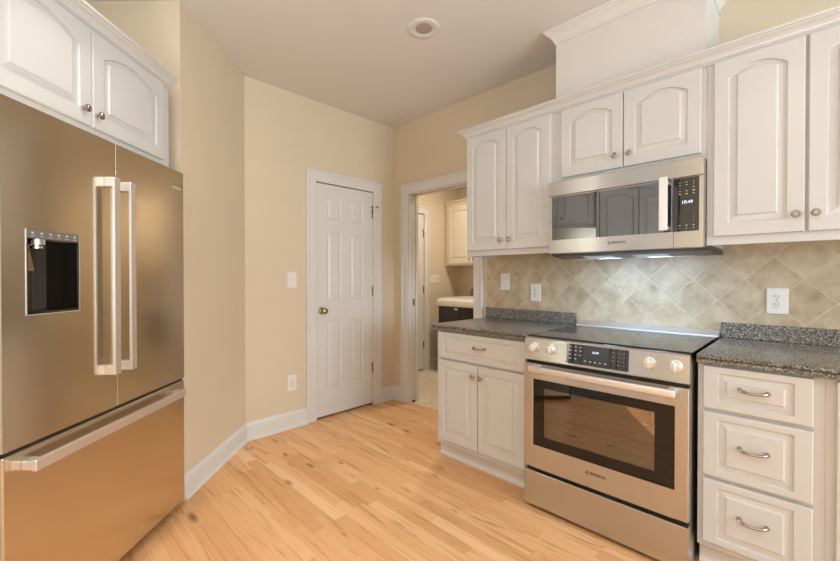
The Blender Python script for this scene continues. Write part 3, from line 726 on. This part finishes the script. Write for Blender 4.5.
obj('handle', bm, 'handle', od, 50)
logo(od, 0.340, -0.0006, 0.297, 0.0130, 0.0155, 0.070)
obj('storage_drawer', box(B(), 0.0, rw, 0.006, 0.042, 0.022, 0.204, 0.003, 2), 'steel', t)
obj('drawer_shade_strip', box(B(), 0.004, rw - 0.004, 0.030, 0.0445, 0.2045, 0.2275), 'dark', t)  # dark strip: shade above the storage drawer put in as colour
obj('gap_shade_strip', box(B(), 0.004, rw - 0.004, 0.028, 0.0445, 0.7785, 0.7948), 'dark', t)  # dark strip painting the shade in the slit under the control panel

# ------------------------------------------------------------------ refrigerator (local -y faces the room)
fc = ang(-1.665, -1.255)
t = thing('refrigerator', 'tan-reflecting stainless french-door refrigerator with bottom freezer drawer', 'refrigerator', (fc[0], fc[1], 0), math.radians(135))
bm = B(); box(bm, -0.460, 0.460, 0.070, 0.700, 0.03, 1.765, 0.004, 1)
for a in (-0.42, 0.38):
    for y in (0.12, 0.62): box(bm, a, a + 0.04, y, y + 0.04, 0, 0.031)
obj('body', bm, 'grey', t)
bm = B(); box(bm, -0.458, 0.458, 0.006, 0.071, 0.680, 0.702); box(bm, -0.030, 0.012, 0.0665, 0.071, 0.702, 1.770); box(bm, -0.0118, -0.0082, 0.006, 0.0665, 0.702, 1.770); obj('gap_shade_strip', bm, 'dark', t)  # dark strips set between the doors as painted shade
for a in (-0.44, 0.36): obj('hinge_cover', box(B(), a, a + 0.08, 0.075, 0.16, 1.7655, 1.785, 0.004, 1), 'grey', t)
SPL = -0.010
# left door with a real dispenser recess
dx0, dx1, dz0, dz1 = -0.387, -0.190, 1.112, 1.389
bm = B(); x0, x1, z0, z1 = -0.465, SPL - 0.002, 0.698, 1.785
xs = [x0, dx0, dx1, x1]; zs = [z0, dz0, dz1, z1]; th = 0.066
V = {}
def fv(i, j, y):
    if (i, j, y) not in V: V[(i, j, y)] = bm.verts.new((xs[i], y, zs[j]))
    return V[(i, j, y)]
for i in range(3):
    for j in range(3):
        if (i, j) != (1, 1): bm.faces.new((fv(i, j, 0), fv(i + 1, j, 0), fv(i + 1, j + 1, 0), fv(i, j + 1, 0)))
        bm.faces.new((fv(i, j, th), fv(i, j + 1, th), fv(i + 1, j + 1, th), fv(i + 1, j, th)))
for i in range(3):
    for j in (0, 3): bm.faces.new((fv(i, j, 0), fv(i + 1, j, 0), fv(i + 1, j, th), fv(i, j, th)))
for j in range(3):
    for i in (0, 3): bm.faces.new((fv(i, j, 0), fv(i, j + 1, 0), fv(i, j + 1, th), fv(i, j, th)))
for a, b in (((1, 1), (2, 1)), ((2, 1), (2, 2)), ((2, 2), (1, 2)), ((1, 2), (1, 1))):
    bm.faces.new((fv(*a, 0), fv(*b, 0), fv(*b, th), fv(*a, th)))
ld = obj('door', bm, 'steel_v', t)
bm = B()
box(bm, dx0 + 0.001, dx0 + 0.006, 0.001, 0.064, dz0 + 0.001, dz1 - 0.030); box(bm, dx1 - 0.006, dx1 - 0.001, 0.001, 0.064, dz0 + 0.001, dz1 - 0.030)
box(bm, dx0 + 0.006, dx1 - 0.006, 0.058, 0.064, dz0 + 0.001, dz1 - 0.030); box(bm, dx0 + 0.006, dx1 - 0.006, 0.001, 0.058, dz0 + 0.001, dz0 + 0.008)
obj('dispenser_recess', bm, 'glass_black', ld)
bm = box(B(), dx0 + 0.001, dx1 - 0.001, -0.001, 0.062, dz1 - 0.029, dz1 - 0.001, 0.001, 1)
for k in range(6):
    xc = dx0 + 0.020 + k * 0.0315
    box(bm, xc - 0.004, xc + 0.004, -0.0018, -0.0008, dz1 - 0.014, dz1 - 0.008, mi=1); box(bm, xc - 0.007, xc + 0.007, -0.0018, -0.0008, dz1 - 0.0225, dz1 - 0.0205, mi=1)
obj('dispenser_controls', bm, ['grey', 'mark'], ld)
bm = B(); lathe(bm, [(0.026, 0), (0.026, 0.018), (0.020, 0.022), (0.020, 0.030)], '-z', (dx0 + 0.062, 0.030, dz1 - 0.0295), 24); obj('water_nozzle', bm, 'chrome', ld, 40)
bm = B(); prism_x(bm, [(0.050, dz1 - 0.060), (0.056, dz1 - 0.060), (0.040, dz1 - 0.135), (0.034, dz1 - 0.135)], dx0 + 0.020, dx0 + 0.062); obj('dispenser_paddle', bm, 'brass', ld)
bm = B(); box(bm, dx0 - 0.003, dx1 + 0.003, -0.0015, -0.0002, dz0 - 0.003, dz0 + 0.0005); box(bm, dx1 - 0.0005, dx1 + 0.003, -0.0015, -0.0002, dz0 - 0.003, dz1 + 0.001); box(bm, dx0 - 0.003, dx0 + 0.0005, -0.0015, -0.0002, dz0 - 0.003, dz1 + 0.001)
obj('dispenser_frame', bm, 'handle', ld)
rd = obj('door', box(B(), SPL + 0.002, 0.465, 0, 0.066, 0.698, 1.785, 0.0008, 1), 'steel_v', t)
def c_handle(parent, xc):
    bm = B(); box(bm, xc - 0.0165, xc + 0.0165, -0.042, -0.032, 0.842, 1.634, 0.003, 2)
    for a in (0.842, 1.596): box(bm, xc - 0.0155, xc + 0.0155, -0.034, 0.0005, a, a + 0.038, 0.002, 1)
    obj('handle', bm, 'handle', parent)
c_handle(ld, SPL - 0.045); c_handle(rd, SPL + 0.045)
bm = B(); z = 1.694
text_mesh('lettering', 'BOSCH', 0.017, 'mark', rd, (0.405, -0.0006, z), bold=True, width=0.068)
fz = obj('freezer_drawer', box(B(), -0.465, 0.465, 0, 0.066, 0.046, 0.684, 0.003, 1), 'steel_v', t)
bm = B(); box(bm, -0.412, 0.400, -0.050, -0.034, 0.620, 0.656, 0.003, 2)
for a in (-0.410, 0.360): box(bm, a, a + 0.038, -0.036, 0.0005, 0.623, 0.652, 0.002, 1)
obj('handle', bm, 'handle', fz)

# cabinet over the refrigerator
cc = ang(-1.646, -1.332)
t = thing('upper_cabinet', 'white arched two-door cabinet above the refrigerator', 'kitchen cabinet', (cc[0], cc[1], 1.824), math.radians(135))
bm = B(); box(bm, -0.470, 0.484, 0, 0.62, 0.016, 0.438); box(bm, -0.470, 0.484, 0, 0.02, -0.026, 0.016); obj('carcass', bm, 'cab', t)
cab_door(t, -0.446, -0.036, 0.014, 0.403, -0.020, 0.050, -0.082, 0.070, fl=0.056, fb=0.056, ft=0.040)
cab_door(t, -0.032, 0.418, 0.014, 0.403, -0.020, 0.050, -0.016, 0.066, fl=0.056, fb=0.056, ft=0.040)
p0 = ang(-1.646 + 0.472, -1.332 + 0.002); p1 = ang(-1.646 - 0.486, -1.332 + 0.002); p2 = ang(-1.646 - 0.486, -1.70)
tag(obj('crown_moulding', sweep(B(), [p0, p1], [(o, z + 2.232) for o, z in CROWN]), 'cab'), 'white crown moulding on the cabinet above the refrigerator', 'moulding')
# tall pantry cabinet seen only as a reflection in the microwave glass
pc = ang(-0.692, -1.332)
t = thing('pantry_cabinet', 'tall white arched-door pantry cabinet reflected in the microwave glass', 'kitchen cabinet', (pc[0], pc[1], 0), math.radians(135))
bm = B(); box(bm, -0.458, 0.458, 0, 0.62, 0.10, 2.262); box(bm, -0.458, 0.458, 0.06, 0.62, 0, 0.10); obj('carcass', bm, 'cab', t)
for a, b, k in ((-0.44, -0.004, -0.03), (0.004, 0.44, 0.03)):
    cab_door(t, a, b, 1.30, 2.22, -0.020, 0.050, k, 1.36); cab_door(t, a, b, 0.13, 1.27, -0.020, 0, k, 1.20)

# ------------------------------------------------------------------ plates on the walls
def outlet(label, loc, rz, group=None):
    t = thing('wall_outlet', label, 'electrical outlet', loc, rz)
    w = 0.041
    obj('cover_plate', box(B(), -w, w, -0.006, 0, -0.0645, 0.0645, 0.003, 2), 'plastic', t)
    for s in (-1, 1):
        bm = B(); lathe(bm, [(0.0168, 0), (0.0168, 0.0020), (0.0150, 0.0028)], '-y', (0, -0.0062, s * 0.020), 20); r = obj('receptacle', bm, 'plastic', t)
        bm = B()
        for a in (-0.0062, 0.0062): box(bm, a - 0.0012, a + 0.0012, -0.0100, -0.0088, s * 0.020 + 0.001, s * 0.020 + 0.0095)
        lathe(bm, [(0.0024, 0.0088), (0.0024, 0.0100)], '-y', (0, 0, s * 0.020 - 0.006), 10); obj('slots', bm, 'slot', r)
    bm = B(); lathe(bm, [(0.003, 0.0062), (0.003, 0.0072), (0.001, 0.0076)], '-y', (0, 0, 0), 10); obj('screw', bm, 'nickel', t)
    return t
o1 = outlet('white duplex outlet on the tile between the range and the tile switch', (-1.454, YW - 0.0125, 1.121), 0)
dup(o1, (-0.135, YW - 0.0125, 1.114), 0, 'white duplex outlet on the tile above the drawer-stack worktop')
dup(o1, (XW + 0.0005, 1.569, 0.368), PI / 2, 'white duplex outlet low on the beige wall beside the pantry door')
def switch(label, loc, rz, gangs=1):
    t = thing('light_switch', label, 'light switch', loc, rz); w = 0.041 if gangs == 1 else 0.088
    obj('cover_plate', box(B(), -w, w, -0.006, 0, -0.0645 if gangs == 1 else -0.056, 0.0645 if gangs == 1 else 0.056, 0.003, 2), 'plastic', t)
    for g in range(gangs):
        x = 0 if gangs == 1 else (g - (gangs - 1) / 2) * 0.046
        bm = B(); box(bm, x - 0.007, x + 0.007, -0.0072, -0.0060, -0.014, 0.014); bz = obj('switch_surround', bm, 'cream', t)
        bm = B(); prism_x(bm, [(-0.007, -0.008), (-0.018, 0.004), (-0.018, 0.009), (-0.007, 0.009)], x - 0.0042, x + 0.0042); obj('toggle', bm, 'plastic', t)
    for s in (-1, 1): obj('screw', lathe(B(), [(0.003, 0.0060), (0.003, 0.0072), (0.001, 0.0076)], '-y', (0, 0, s * 0.042), 10), 'plastic', t)
    return t
switch('white toggle switch on the tile beside the laundry doorway', (-1.713, YW - 0.0125, 1.199), 0)
switch('white toggle switch at hand height beside the pantry door', (XW + 0.0005, 1.571, 1.211), PI / 2)
switch('white three-toggle switch plate on the laundry room wall', (XL + 0.0005, 3.984, 1.210), PI / 2, 3)

# ------------------------------------------------------------------ recessed lights
def can(label, x, y, lens, name='recessed_light'):
    t = thing(name, label, 'ceiling light', (x, y, H))
    bm = B(); lathe(bm, [(0.098, 0.0), (0.098, 0.004), (0.090, 0.008), (0.060, 0.007), (0.054, 0.003)], '-z', (0, 0, 0), 36); obj('trim_ring', bm, 'trim', t, 50)
    bm = B(); lathe(bm, [(0.053, 0.0005), (0.051, 0.0035), (0.030, 0.0050), (0.004, 0.0056)] if lens == 'lamp' else [(0.053, 0.0005), (0.050, 0.014), (0.036, 0.025), (0.004, 0.031)], '-z', (0, 0, 0), 28); obj('lamp', bm, lens, t, 50)
    return t
can('white recessed ceiling light with grey lamp, the only one in view', -1.692, 1.735, 'lamp')
c0 = can('lit recessed ceiling light out over the open floor', CANS[0][0], CANS[0][1], 'lampon'); c0['group'] = 'lit recessed lights behind the camera'
for x, y in CANS[1:]: dup(c0, (x, y, H))

# ------------------------------------------------------------------ laundry things
t = thing('laundry_cabinet', 'cream wall cabinet hanging in the laundry room above the washer', 'wall cabinet', (XL + 0.02, 4.20, 1.392))
bm = B(); box(bm, 0, 0.92, 0, 0.298, 0, 0.86); obj('carcass', bm, 'cream', t)
cab_door(t, 0.050, 0.462, 0.022, 0.800, -0.020, 0, 0.432, 0.085, m='cream', fl=0.060, fb=0.060, ft=0.060); cab_door(t, 0.470, 0.880, 0.022, 0.800, -0.020, 0, 0.50, 0.085, m='cream', fl=0.060, fb=0.060, ft=0.060)
bm = B(); sweep(bm, [(0, -0.001), (0.92, -0.001)], [(o * 0.7, z + 0.82) for o, z in CROWN]); obj('top_moulding', bm, 'cream', t)
t = thing('washing_machine', 'white washing machine with a black glass front in the laundry room', 'washing machine', (-3.470, 3.80, 0.0))
bm = B(); box(bm, 0, 0.68, 0.012, 0.66, 0.02, 0.868, 0.006, 2)
for a in (0.04, 0.60):
    for y in (0.06, 0.58): box(bm, a, a + 0.04, y, y + 0.04, 0, 0.021)
obj('body', bm, 'white_enamel', t)
bm = B(); prism_x(bm, [(-0.006, 0.869), (0.66, 0.869), (0.66, 0.975), (0.10, 0.968), (0.030, 0.955), (0.004, 0.935), (-0.006, 0.905)], -0.002, 0.682); obj('lid', bm, 'white_enamel', t, 30)
fp = obj('front_panel', box(B(), 0.030, 0.650, -0.002, 0.0115, 0.42, 0.862, 0.004, 1), 'glass_black', t)
obj('latch', box(B(), 0.292, 0.350, -0.006, -0.0022, 0.826, 0.848, 0.002, 1), 'mark', fp)
obj('seam', box(B(), 0.372, 0.376, -0.0032, -0.0022, 0.42, 0.862), 'dark', fp)
bm = B(); prism_x(bm, [(0.56, 0.976), (0.66, 0.976), (0.66, 1.07), (0.62, 1.075), (0.585, 1.05)], 0.10, 0.58); obj('control_console', bm, 'grey', t, 30)
